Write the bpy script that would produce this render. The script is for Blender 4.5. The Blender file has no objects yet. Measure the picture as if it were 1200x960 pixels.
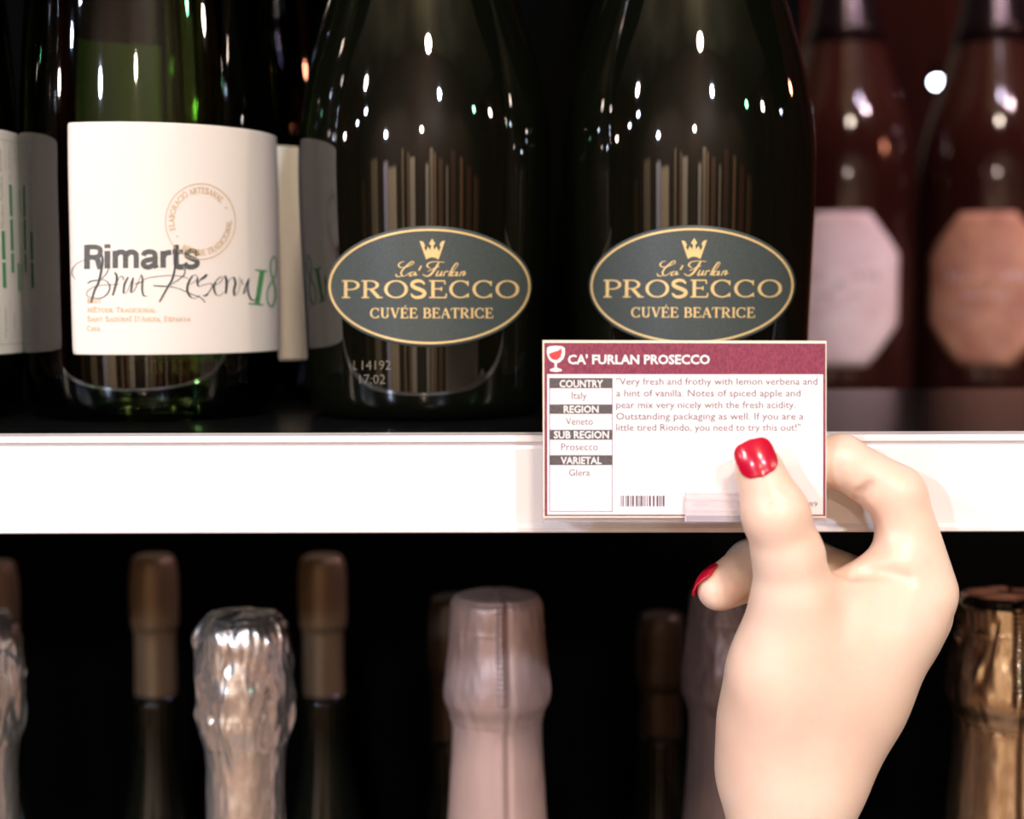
import bpy, bmesh, math, random
import numpy as np
from mathutils import Vector, Matrix, noise
from mathutils.geometry import tessellate_polygon

# ------------------------------------------------------------------ camera, world, lights, exposure
SC = bpy.context.scene
COL = SC.collection
FPX = 1750.0
PITCH = math.atan(135.0 / 1750.0)
ROLL = 0.0024
CAM = np.array([0.0, 0.0, 0.0396])
r0 = np.array([1.0, 0, 0]); f0 = np.array([0, math.cos(PITCH), -math.sin(PITCH)]); u0 = np.cross(r0, f0)
RIGHT = r0 - ROLL * u0; UP = u0 + ROLL * r0
RIGHT /= np.linalg.norm(RIGHT); UP /= np.linalg.norm(UP)
cd = bpy.data.cameras.new('camera'); cam = bpy.data.objects.new('camera', cd); COL.objects.link(cam)
cam.matrix_world = Matrix(((RIGHT[0], UP[0], -f0[0], CAM[0]), (RIGHT[1], UP[1], -f0[1], CAM[1]), (RIGHT[2], UP[2], -f0[2], CAM[2]), (0, 0, 0, 1)))
cd.sensor_width = 36; cd.lens = 36 * FPX / 1200; cd.clip_start = 0.02
cd.dof.use_dof = True; cd.dof.focus_distance = 0.419
cd.dof.aperture_fstop = cd.lens / 7.2
cd.dof.aperture_blades = 8
SC.camera = cam

w = bpy.data.worlds.new('world'); SC.world = w; w.use_nodes = True
w.node_tree.nodes['Background'].inputs[0].default_value = (1.0, 0.80, 0.62, 1)
w.node_tree.nodes['Background'].inputs[1].default_value = 0.12
SC.view_settings.view_transform = 'Standard'; SC.view_settings.look = 'None'
SC.view_settings.exposure = 0.66; SC.view_settings.gamma = 1.0

def lamp(loc, power, radius, color=(1, .86, .72)):
    l = bpy.data.lights.new('shop_or_added_lamp', 'POINT'); l.energy = power; l.shadow_soft_size = radius; l.color = color
    o = bpy.data.objects.new('shop_or_added_lamp', l); COL.objects.link(o); o.location = loc
    return o
WARM = (1, .80, .66); COOL = (.66, .78, 1.0); NEUT = (1, .88, .80)
LAMPS = [((.30, -1.84, 1.87), 120, .12, WARM), ((-2.28, -1.05, 1.41), 55, .06, NEUT), ((-2.28, -1.26, 1.11), 20, .05, COOL), ((.80, -2.11, 1.41), 85, .06, COOL),
         ((2.14, -1.33, 1.17), 10, .05, (.25, .9, .45)), ((2.6, -.65, 1.08), 26, .06, WARM), ((.01, -2.44, .86), 26, .055, WARM), ((-1.36, -1.70, .67), 55, .05, COOL),
         ((2.78, .66, 1.22), 12, .05, NEUT), ((-2.55, -.98, .91), 14, .04, COOL), ((2.87, .36, .95), 6, .04, COOL), ((-2.48, -.29, .61), 8, .04, WARM), ((2.38, 1.40, .59), 4, .04, COOL)]
for loc, p, r, c in LAMPS: lamp(loc, p, r, c)
for x, tx, pw in ((-2.6, -2.4, 90), (-1.2, -1.7, 150), (.9, .9, 90), (2.6, 2.4, 70)):      # unseen spots added to brighten the wall that glass and foil reflect
    l = bpy.data.lights.new('added_wall_spot', 'SPOT'); l.energy = pw; l.spot_size = 1.9; l.spot_blend = .8; l.shadow_soft_size = .08; l.color = (1, .82, .62)
    o = bpy.data.objects.new('added_wall_spot', l); COL.objects.link(o); o.location = (x, -1.7, 1.9)
    o.rotation_euler = (Vector((tx, -3.0, -.2)) - o.location).to_track_quat('-Z', 'Y').to_euler()

# ------------------------------------------------------------------ helpers
def ray(px, py):
    d = f0 * FPX + RIGHT * (px - 600.0) + UP * (480.0 - py)
    return d / d[1]
def P(px, py, Y):
    return CAM + ray(px, py) * Y
def ppm(Y):            # metres per pixel at depth Y
    return Y / FPX

def newmesh(name, verts, faces, mat=None, parent=None, smooth=False):
    me = bpy.data.meshes.new(name)
    me.from_pydata([tuple(map(float, v)) for v in verts], [], [tuple(map(int, f)) for f in faces])
    me.update()
    if smooth:
        me.polygons.foreach_set('use_smooth', [True] * len(me.polygons))
    o = bpy.data.objects.new(name, me); COL.objects.link(o)
    if mat: me.materials.append(mat)
    if parent: o.parent = parent
    return o
def tag(o, label=None, cat=None, group=None, kind=None):
    if label: o['label'] = label
    if cat: o['category'] = cat
    if group: o['group'] = group
    if kind: o['kind'] = kind
    return o
def copy_tree(o, parent=None):
    c = o.copy(); COL.objects.link(c)
    if parent: c.parent = parent
    for ch in [x for x in bpy.data.objects if x.parent == o]:
        copy_tree(ch, c)
    return c

def box(x0, x1, y0, y1, z0, z1):
    v = [(x, y, z) for x in (x0, x1) for y in (y0, y1) for z in (z0, z1)]
    f = [(0, 1, 3, 2), (4, 6, 7, 5), (0, 4, 5, 1), (2, 3, 7, 6), (0, 2, 6, 4), (1, 5, 7, 3)]
    return v, f
def add(vf, wv, wf):
    n = len(vf[0]); vf[0].extend(wv); vf[1].extend([tuple(i + n for i in f) for f in wf])
def bevel_box(name, b, mat, parent=None, bev=0.0005, seg=2):
    v, f = box(*b)
    o = newmesh(name, v, f, mat, parent)
    bm = bmesh.new(); bm.from_mesh(o.data)
    bmesh.ops.recalc_face_normals(bm, faces=bm.faces)
    bmesh.ops.bevel(bm, geom=bm.edges[:], offset=bev, segments=seg, affect='EDGES')
    bm.to_mesh(o.data); bm.free()
    return o

def mat(name, color, rough=.5, metal=0.0, **kw):
    m = bpy.data.materials.new(name); m.use_nodes = True
    b = m.node_tree.nodes['Principled BSDF']
    b.inputs['Base Color'].default_value = (*color, 1); b.inputs['Roughness'].default_value = rough
    b.inputs['Metallic'].default_value = metal
    for k, v in kw.items():
        b.inputs[k.replace('_', ' ')].default_value = v
    return m
def tex_noise(m, scale, c1, c2, target='Base Color', detail=4, stretch=None):
    nt = m.node_tree; b = nt.nodes['Principled BSDF']
    tc = nt.nodes.new('ShaderNodeTexCoord'); n = nt.nodes.new('ShaderNodeTexNoise'); r = nt.nodes.new('ShaderNodeValToRGB')
    n.inputs['Scale'].default_value = scale; n.inputs['Detail'].default_value = detail
    src = tc.outputs['Object']
    if stretch:
        mp = nt.nodes.new('ShaderNodeMapping'); mp.inputs['Scale'].default_value = stretch
        nt.links.new(src, mp.inputs[0]); src = mp.outputs[0]
    nt.links.new(src, n.inputs['Vector'])
    r.color_ramp.elements[0].position = .35; r.color_ramp.elements[1].position = .65
    r.color_ramp.elements[0].color = (*c1, 1); r.color_ramp.elements[1].color = (*c2, 1)
    nt.links.new(n.outputs['Fac'], r.inputs[0]); nt.links.new(r.outputs[0], b.inputs[target])
def bump(m, scale, strength, dist=.0005, detail=3, stretch=None):
    nt = m.node_tree; b = nt.nodes['Principled BSDF']
    tc = nt.nodes.new('ShaderNodeTexCoord'); n = nt.nodes.new('ShaderNodeTexNoise'); bp = nt.nodes.new('ShaderNodeBump')
    n.inputs['Scale'].default_value = scale; n.inputs['Detail'].default_value = detail
    src = tc.outputs['Object']
    if stretch:
        mp = nt.nodes.new('ShaderNodeMapping'); mp.inputs['Scale'].default_value = stretch
        nt.links.new(src, mp.inputs[0]); src = mp.outputs[0]
    nt.links.new(src, n.inputs['Vector']); bp.inputs['Strength'].default_value = strength; bp.inputs['Distance'].default_value = dist
    nt.links.new(n.outputs['Fac'], bp.inputs['Height']); nt.links.new(bp.outputs[0], b.inputs['Normal'])

M = {}
M['black_board'] = mat('black_board', (.0025, .0025, .0025), .9, Specular_IOR_Level=.0)
M['black_gloss'] = mat('black_gloss', (.004, .004, .0045), .25, Specular_IOR_Level=.03); bump(M['black_gloss'], 900, .05)
M['white_plastic'] = mat('white_plastic', (.91, .86, .84), .28); bump(M['white_plastic'], 60, .04, stretch=(.05, 1, 1))
M['prosecco_glass'] = mat('prosecco_glass', (.0025, .003, .0015), .025, IOR=1.68); bump(M['prosecco_glass'], 40, .03, .0004)
def tinted_glass(name, tint, ior):
    m = bpy.data.materials.new(name); m.use_nodes = True; nt = m.node_tree; nt.nodes.remove(nt.nodes['Principled BSDF'])
    t = nt.nodes.new('ShaderNodeBsdfTransparent'); g = nt.nodes.new('ShaderNodeBsdfGlossy'); f = nt.nodes.new('ShaderNodeFresnel'); mx = nt.nodes.new('ShaderNodeMixShader')
    t.inputs[0].default_value = (*tint, 1); g.inputs['Roughness'].default_value = .03; f.inputs[0].default_value = ior
    n = nt.nodes.new('ShaderNodeTexNoise'); n.inputs['Scale'].default_value = 45; bp = nt.nodes.new('ShaderNodeBump'); bp.inputs['Strength'].default_value = .04; bp.inputs['Distance'].default_value = .0004
    tc = nt.nodes.new('ShaderNodeTexCoord'); nt.links.new(tc.outputs['Object'], n.inputs['Vector']); nt.links.new(n.outputs['Fac'], bp.inputs['Height']); nt.links.new(bp.outputs[0], g.inputs['Normal'])
    nt.links.new(f.outputs[0], mx.inputs[0]); nt.links.new(t.outputs[0], mx.inputs[1]); nt.links.new(g.outputs[0], mx.inputs[2]); nt.links.new(mx.outputs[0], nt.nodes['Material Output'].inputs[0])
    return m
M['cava_glass'] = tinted_glass('cava_glass', (.36, .47, .22), 1.75)
M['dark_glass'] = mat('dark_glass', (.006, .007, .004), .04)
M['paper'] = mat('paper', (.86, .77, .69), .6); bump(M['paper'], 1500, .08, .0001)
M['back_paper'] = mat('back_paper', (.83, .79, .68), .6)
M['label_green'] = mat('label_green', (.050, .072, .066), .42); tex_noise(M['label_green'], 2500, (.045, .056, .052), (.068, .084, .076))
M['gold_print'] = mat('gold_print', (.86, .62, .27), .35, .25)
M['grey_print'] = mat('grey_print', (.075, .08, .075), .5); tex_noise(M['grey_print'], 3000, (.05, .055, .05), (.13, .13, .12))
M['ink'] = mat('ink', (.035, .05, .045), .5)
M['tan_print'] = mat('tan_print', (.62, .42, .20), .5)
M['ink_green'] = mat('ink_green', (.10, .33, .12), .5); M['bar_green'] = mat('bar_green', (.07, .30, .12), .5); M['lime_print'] = mat('lime_print', (.25, .50, .12), .5)
M['thin_grey'] = mat('thin_grey', (.33, .35, .27), .5)
M['etch'] = mat('etch', (.20, .17, .12), .5)
M['card_white'] = mat('card_white', (.91, .86, .85), .35)
M['sleeve'] = mat('sleeve', (.93, .82, .66), .2)
M['card_red'] = mat('card_red', (.36, .050, .095), .4); tex_noise(M['card_red'], 1500, (.20, .026, .070), (.33, .055, .085), stretch=(1.5, 1, .7))
M['card_grey'] = mat('card_grey', (.10, .08, .085), .45); tex_noise(M['card_grey'], 2500, (.075, .055, .065), (.15, .13, .12))
M['card_text'] = mat('card_text', (.17, .06, .09), .5)
M['card_line'] = mat('card_line', (.28, .10, .20), .5)
M['barcode'] = mat('barcode', (.10, .05, .10), .5)
M['white_print'] = mat('white_print', (.9, .86, .83), .5); M['wine_red'] = mat('wine_red', (.70, .06, .06), .4)
M['nail'] = mat('nail', (.56, .003, .030), .22, Coat_Weight=.6)
def clear(name, col, fac, rough=.1):
    m = bpy.data.materials.new(name); m.use_nodes = True; nt = m.node_tree
    b = nt.nodes['Principled BSDF']; out = nt.nodes['Material Output']
    b.inputs['Base Color'].default_value = (*col, 1); b.inputs['Roughness'].default_value = rough
    t = nt.nodes.new('ShaderNodeBsdfTransparent'); mx = nt.nodes.new('ShaderNodeMixShader'); mx.inputs[0].default_value = fac
    nt.links.new(t.outputs[0], mx.inputs[1]); nt.links.new(b.outputs[0], mx.inputs[2]); nt.links.new(mx.outputs[0], out.inputs[0])
    return m
M['clear_plastic'] = clear('clear_plastic', (.85, .78, .80), .38)
M['clear_tab'] = clear('clear_tab', (.92, .84, .84), .45, .05)
def foil(name, col, rough, metal, sc=220, st=.35):
    m = mat(name, col, rough, metal); bump(m, sc, st, .0006, 4, (1, 1, .45)); return m
M['silver_foil'] = foil('silver_foil', (.98, .94, .90), .24, .90, 200, .8)
M['rose_foil'] = foil('rose_foil', (.52, .37, .33), .42, .35, 120, .12)
M['mauve_foil'] = foil('mauve_foil', (.19, .125, .105), .38, .45, 140, .2)
M['gold_foil'] = foil('gold_foil', (.72, .56, .38), .27, 1, 150, .2)
M['bronze_foil'] = foil('bronze_foil', (.27, .19, .115), .42, .5, 120, .1)
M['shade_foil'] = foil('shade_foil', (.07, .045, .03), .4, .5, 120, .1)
M['pink_paper'] = mat('pink_paper', (.78, .52, .50), .6); tex_noise(M['pink_paper'], 40, (.80, .56, .54), (.92, .72, .68))
M['orange_paper'] = mat('orange_paper', (.60, .26, .15), .6); tex_noise(M['orange_paper'], 40, (.45, .18, .11), (.68, .34, .20))
M['rose_glass'] = mat('rose_glass', (.030, .008, .006), .08)

# skin
SK = mat('skin', (.92, .66, .53), .42, Subsurface_Weight=.35)
SK.node_tree.nodes['Principled BSDF'].inputs['Subsurface Radius'].default_value = (1, .35, .18)
SK.node_tree.nodes['Principled BSDF'].inputs['Subsurface Scale'].default_value = .004
tex_noise(SK, 45, (.91, .62, .47), (.94, .69, .54), detail=3); bump(SK, 900, .10, .00025, 3)

# ------------------------------------------------------------------ stroke and text geometry in flat coordinates (px units of the artwork)
def smooth_path(pts, n=6):
    pts = [np.array(p, float) for p in pts]
    if len(pts) < 3: return pts
    out = []
    for i in range(len(pts) - 1):
        p0 = pts[max(i - 1, 0)]; p1 = pts[i]; p2 = pts[i + 1]; p3 = pts[min(i + 2, len(pts) - 1)]
        for k in range(n):
            t = k / n
            out.append(.5 * ((2 * p1) + (-p0 + p2) * t + (2 * p0 - 5 * p1 + 4 * p2 - p3) * t * t + (-p0 + 3 * p1 - 3 * p2 + p3) * t ** 3))
    out.append(pts[-1]); return out
def ribbon(art, pts, width, closed=False):
    """width: number or function(index fraction, direction)"""
    pts = [np.array(p, float) for p in pts]; n = len(pts); vs = []
    for i, p in enumerate(pts):
        a = pts[i - 1] if (i > 0 or closed) else pts[0]; b = pts[(i + 1) % n] if (i < n - 1 or closed) else pts[-1]
        d = b - a; L = np.hypot(*d) or 1; d = d / L
        wd = width(i / max(n - 1, 1), d) if callable(width) else width
        nn = np.array([-d[1], d[0]]) * wd / 2
        vs += [p + nn, p - nn]
    fs = [(2 * i, 2 * i + 1, 2 * i + 3, 2 * i + 2) for i in range(n - 1)]
    if closed: fs.append((2 * n - 2, 2 * n - 1, 1, 0))
    add(art, vs, fs)
def poly(art, pts):
    tris = tessellate_polygon([[Vector((p[0], p[1], 0)) for p in pts]])
    add(art, [np.array(p, float) for p in pts], tris)
def rect(art, x0, y0, x1, y1, nx=1):
    for i in range(nx):
        a = x0 + (x1 - x0) * i / nx; b = x0 + (x1 - x0) * (i + 1) / nx
        add(art, [np.array(q, float) for q in ((a, y0), (b, y0), (b, y1), (a, y1))], [(0, 1, 2, 3)])
def ell(cx, cy, rx, ry, a0=0, a1=360, n=40):
    return [(cx + rx * math.cos(math.radians(a0 + (a1 - a0) * i / n)), cy + ry * math.sin(math.radians(a0 + (a1 - a0) * i / n))) for i in range(n + 1)]

_cache = {}
def sans_raw(s, bold):
    key = (s, bold)
    if key in _cache: return _cache[key]
    c = bpy.data.curves.new('t', 'FONT'); c.body = s; c.offset = bold; c.resolution_u = 2; c.fill_mode = 'FRONT'
    o = bpy.data.objects.new('t', c); COL.objects.link(o)
    dg = bpy.context.evaluated_depsgraph_get(); me = o.evaluated_get(dg).to_mesh()
    v = np.array([(q.co.x, q.co.y) for q in me.vertices]); f = [tuple(q.vertices) for q in me.polygons]
    o.evaluated_get(dg).to_mesh_clear(); bpy.data.objects.remove(o); bpy.data.curves.remove(c)
    _cache[key] = (v, f); return v, f
def sans(art, s, x0, x1, base, cap, bold=0.0, space=0):
    v, f = sans_raw(s, bold); H, _ = sans_raw('H', bold)
    ch = H[:, 1].max() - H[:, 1].min(); b0 = H[:, 1].min()
    mn, mx = v[:, 0].min(), v[:, 0].max()
    sx = (x1 - x0) / (mx - mn)
    add(art, [np.array((x0 + (p[0] - mn) * sx, base - (p[1] - b0) * cap / ch)) for p in v], f)

def A(cx, cy, rx, ry, a0, a1): return ell(cx, cy, rx, ry, a0, a1, max(6, int(abs(a1 - a0) / 14)))
G = {
 'P': (.82, [('k', [(.2, 0), (.2, 1)]), ('t', [(.03, 0), (.40, 0)]), ('t', [(.03, 1), (.2, 1)]), ('n', [(.2, 1), (.42, 1)] + A(.42, .74, .34, .26, 90, -90) + [(.2, .48)])]),
 'R': (.98, [('k', [(.2, 0), (.2, 1)]), ('t', [(.03, 0), (.38, 0)]), ('t', [(.03, 1), (.2, 1)]), ('n', [(.2, 1), (.42, 1)] + A(.42, .75, .32, .25, 90, -90) + [(.2, .5)]), ('k', [(.46, .5), (.80, 0)]), ('t', [(.72, 0), (.98, 0)])]),
 'O': (1.08, [('n', A(.54, .5, .46, .5, 0, 360))]),
 'S': (.80, [('m', 'S')]),
 'E': (.86, [('k', [(.2, 0), (.2, 1)]), ('t', [(.03, 1), (.72, 1)]), ('t', [(.2, .52), (.58, .52)]), ('t', [(.03, 0), (.78, 0)]), ('t', [(.72, 1.02), (.74, .78)]), ('t', [(.78, -.02), (.80, .24)]), ('t', [(.58, .64), (.58, .40)])]),
 'C': (.98, [('n', A(.52, .5, .44, .5, 42, 318)), ('t', [(.85, 1), (.85, .70)]), ('t', [(.86, .0), (.86, .25)])]),
 'U': (1.0, [('k', [(.2, 1), (.2, .3)]), ('n', A(.48, .3, .28, .3, 180, 360)), ('t', [(.76, .3), (.76, 1)]), ('t', [(.03, 1), (.37, 1)]), ('t', [(.62, 1), (.92, 1)])]),
 'V': (.92, [('k', [(.13, 1), (.47, 0)]), ('t', [(.47, 0), (.80, 1)]), ('t', [(-.02, 1), (.30, 1)]), ('t', [(.66, 1), (.94, 1)])]),
 'B': (.86, [('k', [(.2, 0), (.2, 1)]), ('n', [(.03, 1), (.42, 1)] + A(.42, .76, .27, .24, 90, -90) + [(.2, .52)]), ('n', [(.2, .52), (.44, .52)] + A(.44, .26, .32, .26, 90, -90) + [(.03, 0)])]),
 'A': (.96, [('t', [(.12, 0), (.47, 1)]), ('k', [(.47, 1), (.84, 0)]), ('t', [(.24, .34), (.68, .34)]), ('t', [(0, 0), (.26, 0)]), ('t', [(.68, 0), (.98, 0)])]),
 'T': (.88, [('k', [(.44, 0), (.44, 1)]), ('t', [(.04, 1), (.84, 1)]), ('t', [(.05, 1), (.04, .76)]), ('t', [(.83, 1), (.84, .76)]), ('t', [(.27, 0), (.61, 0)])]),
 'I': (.42, [('k', [(.21, 0), (.21, 1)]), ('t', [(.04, 0), (.38, 0)]), ('t', [(.04, 1), (.38, 1)])]),
 'M': (1.15, [('t', [(.17, 0), (.2, 1)]), ('k', [(.2, 1), (.56, .05)]), ('t', [(.56, .05), (.92, 1)]), ('k', [(.92, 1), (.95, 0)]), ('t', [(.03, 0), (.3, 0)]), ('t', [(.8, 0), (1.1, 0)])]),
 'N': (1.0, [('t', [(.17, 0), (.17, 1)]), ('k', [(.17, 1), (.82, 0)]), ('t', [(.82, 0), (.82, 1)]), ('t', [(.03, 0), (.3, 0)]), ('t', [(.68, 1), (.96, 1)])]),
 'D': (.98, [('k', [(.2, 0), (.2, 1)]), ('n', [(.03, 1), (.42, 1)] + A(.42, .5, .47, .5, 90, -90) + [(.03, 0)])]),
 'L': (.80, [('k', [(.2, 0), (.2, 1)]), ('t', [(.03, 1), (.38, 1)]), ('t', [(.03, 0), (.72, 0)]), ('t', [(.72, 0), (.75, .26)])]),
 'Y': (.90, [('k', [(.1, 1), (.45, .48)]), ('t', [(.45, .48), (.8, 1)]), ('k', [(.45, .48), (.45, 0)]), ('t', [(.28, 0), (.62, 0)])]),
 ' ': (.42, []), "'": (.25, [('k', [(.14, 1.02), (.08, .72)])]), ',': (.25, [('k', [(.12, .1), (.06, -.18)])]),
}
SP = smooth_path([(.68, .80), (.56, .96), (.36, 1), (.16, .90), (.13, .72), (.28, .58), (.52, .46), (.68, .30), (.62, .10), (.40, 0), (.2, .04), (.08, .22)], 4)
def serif(art, s, x0, x1, base, cap, thick=.19, thin=.065, place=None):
    adv = 0; items = []
    for chh in s:
        sc = 1.0; acc = 0
        if chh in 'ÉÈÍÓ': acc = 1 if chh != 'È' else -1; chh = {'É': 'E', 'È': 'E', 'Í': 'I', 'Ó': 'O'}[chh]
        if chh.islower(): sc = .78; chh = chh.upper()
        if chh in 'éíèó': pass
        wdt, st = G[chh]; items.append((adv, sc, st, acc)); adv += (wdt + .06) * sc
    k = (x1 - x0) / adv
    for off, sc, st, acc in items:
        for md, pts in st + ([('t', [(.42, 1.10), (.42 + .16 * acc, 1.30)])] if acc else []):
            if pts == 'S': pts = SP
            pp = [((off + p[0] * sc) * k + x0, p[1] * cap * sc) for p in pts]
            tk, tn = thick * cap * (sc ** .5), thin * cap
            if md == 'k': wf = tk
            elif md == 't': wf = tn
            elif md == 'm': wf = lambda t, d: tn * 1.4 + (tk - tn) * math.sin(math.pi * t) ** .7
            else: wf = lambda t, d: tn + (tk - tn) * min(1, abs(d[1]) ** 1.6)
            if place: pp = [place(q) for q in pp]
            else: pp = [(q[0], base - q[1]) for q in pp]
            ribbon(art, pp, wf)

# ------------------------------------------------------------------ lathe
def interp_profile(prof, z):
    return float(np.interp(z, [p[0] for p in prof], [p[1] for p in prof]))
def smooth_profile(pts, n=6):
    s = smooth_path(pts, n); return [(float(p[0]), float(p[1])) for p in s]
def lathe(name, prof, mat_, parent=None, seg=96, cap=True, disp=None):
    """prof: list of (z, r)"""
    vs = []; fs = []
    for (z, r) in prof:
        for k in range(seg):
            a = 2 * math.pi * k / seg
            rr, zz = (r, z) if disp is None else disp(a, z, r)
            vs.append((rr * math.sin(a), -rr * math.cos(a), zz))
    for i in range(len(prof) - 1):
        for k in range(seg):
            fs.append((i * seg + k, i * seg + (k + 1) % seg, (i + 1) * seg + (k + 1) % seg, (i + 1) * seg + k))
    if cap:
        fs.append(tuple(range(seg))[::-1]); fs.append(tuple((len(prof) - 1) * seg + k for k in range(seg)))
    return newmesh(name, vs, fs, mat_, parent, True)

# ------------------------------------------------------------------ projecting artwork on the real surfaces
def hit_cyl(px, py, bx, by, prof):
    """where the line of sight through an artwork point meets the bottle: returns (phi, z), phi=0 faces -Y"""
    d = ray(px, py); o = CAM
    R = prof[len(prof) // 2][1] if not callable(prof) else prof(0.05)
    for _ in range(5):
        a = d[0] ** 2 + d[1] ** 2; b = 2 * ((o[0] - bx) * d[0] + (o[1] - by) * d[1]); c = (o[0] - bx) ** 2 + (o[1] - by) ** 2 - R * R
        q = max(b * b - 4 * a * c, 0.0); t = (-b - math.sqrt(q)) / (2 * a)
        p = o + d * t; R = prof(p[2])
    return math.atan2(p[0] - bx, -(p[1] - by)), p[2]
def on_bottle(name, art, bx, by, prof, off, mat_, parent, rot, tilt=0.0, lean=None):
    """rot: rotation of the bottle about Z; mesh is stored in the bottle's local frame"""
    vs = []
    for p in art[0]:
        ph, z = hit_cyl(p[0], p[1], bx, by, prof)
        r = prof(z) + off; ph -= rot
        vs.append((r * math.sin(ph), -r * math.cos(ph), z))
    return newmesh(name, vs, art[1], mat_, parent)

# ================================================================== STRUCTURE
SY = 0.415          # front face of the price channel
SHELF_T = 0.0265
prof_channel = [(SY + .010, 0.0003), (SY + .0006, .0003), (SY, -.0002), (SY, -.0014), (SY + .0012, -.0020), (SY + .0014, -.0027), (SY + .0010, -.0036),
                (SY + .0010, -.0248), (SY + .0002, -.0254), (SY - .0004, -.0258), (SY - .0004, -.0268), (SY + .0002, -.0272), (SY + .010, -.0272)]
X0, X1 = -.75, .95
vs = [(x, y, z) for x in (X0, X1) for (y, z) in prof_channel]; n = len(prof_channel)
fs = [(i, i + 1, n + i + 1, n + i) for i in range(n - 1)]
ch = newmesh('price_channel', vs, fs, M['white_plastic'])
ch.name = 'trim_1'; tag(ch, 'white plastic price channel along the front edge of the shelf', kind='structure')
sh = bevel_box('shelf_board', (X0, X1, SY + .0015, .62, -.026, 0), M['black_gloss'], bev=.0004)
tag(sh, 'glossy black shelf board carrying the upright sparkling wine bottles', 'shelf')
bp_ = bevel_box('wall_back', (X0, .119, .625, .64, -.026, .75), M['black_board']); tag(bp_, kind='structure')
lower = bevel_box('shelf_board', (X0, X1, .43, .80, -.42, -.40), M['black_board'], bev=.0004)
tag(lower, 'black lower shelf board under the foil-topped bottles', 'shelf')
bp2 = bevel_box('wall_back', (X0, X1, .80, .81, -.55, -.03), M['black_board']); tag(bp2, kind='structure')
up = bevel_box('shelf_board', (X0, X1, .36, .62, .36, .385), M['black_board']); tag(up, 'unseen black upper shelf board, added to block light from above', 'shelf')  # out-of-view board added to shut out light from above
M['brown_wall'] = mat('brown_wall', (.055, .018, .016), .5); M['brown_wall'].node_tree.nodes['Principled BSDF'].inputs['Specular IOR Level'].default_value = 0; tex_noise(M['brown_wall'], 2.2, (.004, .002, .003), (.055, .012, .008), detail=2, stretch=(1, 1, .5))
bw = bevel_box('wall_right', (.0, 2.6, 2.1, 2.15, -1.2, 1.6), M['brown_wall']); tag(bw, kind='structure')

sl_ = bevel_box('wall_left', (X0 - .03, X0 - .01, .42, .81, -.55, .75), M['black_board']); tag(sl_, kind='structure')  # unseen side panel added to keep reflected bottle edges dark
sr_ = bevel_box('wall_right', (1.5, 1.52, .6, 2.1, -1.2, 1.6), M['brown_wall']); tag(sr_, kind='structure')  # unseen side wall added so the right bottle rim reflects no bright surroundings
# far side of the aisle, seen only as reflections in the glass
M['floor'] = mat('floor', (.14, .07, .035), .4); tex_noise(M['floor'], 3, (.10, .05, .025), (.2, .11, .06))
o = bevel_box('floor', (-5, 5, -4, 2.4, -1.25, -1.2), M['floor']); tag(o, kind='structure')
random.seed(4)
aisle = bevel_box('wall_front', (-5, 5, -3.1, -3.0, -1.2, 2.6), mat('aisle_wall', (.07, .045, .03), .7))
M['ceiling'] = mat('ceiling', (.30, .25, .14), .8); tex_noise(M['ceiling'], .8, (.05, .04, .02), (.13, .11, .06))
o = bevel_box('ceiling', (-5, 5, -3.1, 2.4, 2.6, 2.65), M['ceiling']); tag(o, kind='structure')
for x_ in (-5.05, 5.0):
    o = bevel_box('wall_left' if x_ < 0 else 'wall_right', (x_, x_ + .05, -3.1, 2.4, -1.2, 2.6), M['brown_wall']); tag(o, kind='structure'); tag(aisle, kind='structure')
cols_ = [(-4.6, .5, (.25, .12, .06)), (-3.8, .35, (.08, .05, .03)), (-3.1, .55, (.5, .36, .22)), (-2.1, .30, (.9, .78, .86)), (-1.65, .50, (.85, .62, .36)), (-1.0, .10, (.5, .3, .15)), (-.7, .14, (.35, .2, .1)),
         (-.48, .26, (.75, .62, .46)), (.28, .16, (.8, .66, .5)), (.52, .18, (.6, .45, .3)), (.7, .08, (.7, .4, .2)), (1.0, .22, (.3, .15, .09)), (1.4, .1, (.7, .5, .32)), (1.8, .3, (.2, .09, .07)), (2.4, .14, (.6, .3, .16)), (3.1, .4, (.3, .1, .07)), (4.0, .5, (.45, .2, .1))]
for i, (x, wd, c) in enumerate(cols_):
    m_ = mat('upright_paint', c, .6)
    o = bevel_box('wall_panel', (x - wd / 2, x + wd / 2, -2.98, -2.9 + .02 * (i % 3), -1.2, .35 + .25 * ((i * 7) % 4) / 3), m_, aisle, .004)

# ================================================================== UPPER BOTTLES
PRO = smooth_profile([(0, .0345), (.0015, .0368), (.005, .0388), (.012, .0395), (.03, .0402), (.055, .0412), (.075, .0418), (.088, .0416), (.10, .0402), (.115, .0372), (.13, .0330), (.15, .0268), (.17, .0215), (.195, .0175), (.225, .0152), (.26, .0146), (.282, .0146), (.284, .0160), (.292, .0160), (.296, .0145), (.300, .0140)], 5)
CAV = smooth_profile([(0, .0355), (.0015, .0378), (.005, .0398), (.012, .0410), (.03, .0415), (.06, .0415), (.08, .0414), (.10, .04085), (.12, .0397), (.14, .0379), (.16, .0352), (.18, .0315), (.20, .0270), (.22, .0222), (.24, .0182), (.26, .0158), (.275, .0150), (.289, .0148), (.291, .0162), (.297, .0162), (.300, .0145), (.304, .0140)], 5)
pro_r = lambda z: interp_profile(PRO, z)
cav_r = lambda z: interp_profile(CAV, z)

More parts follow.
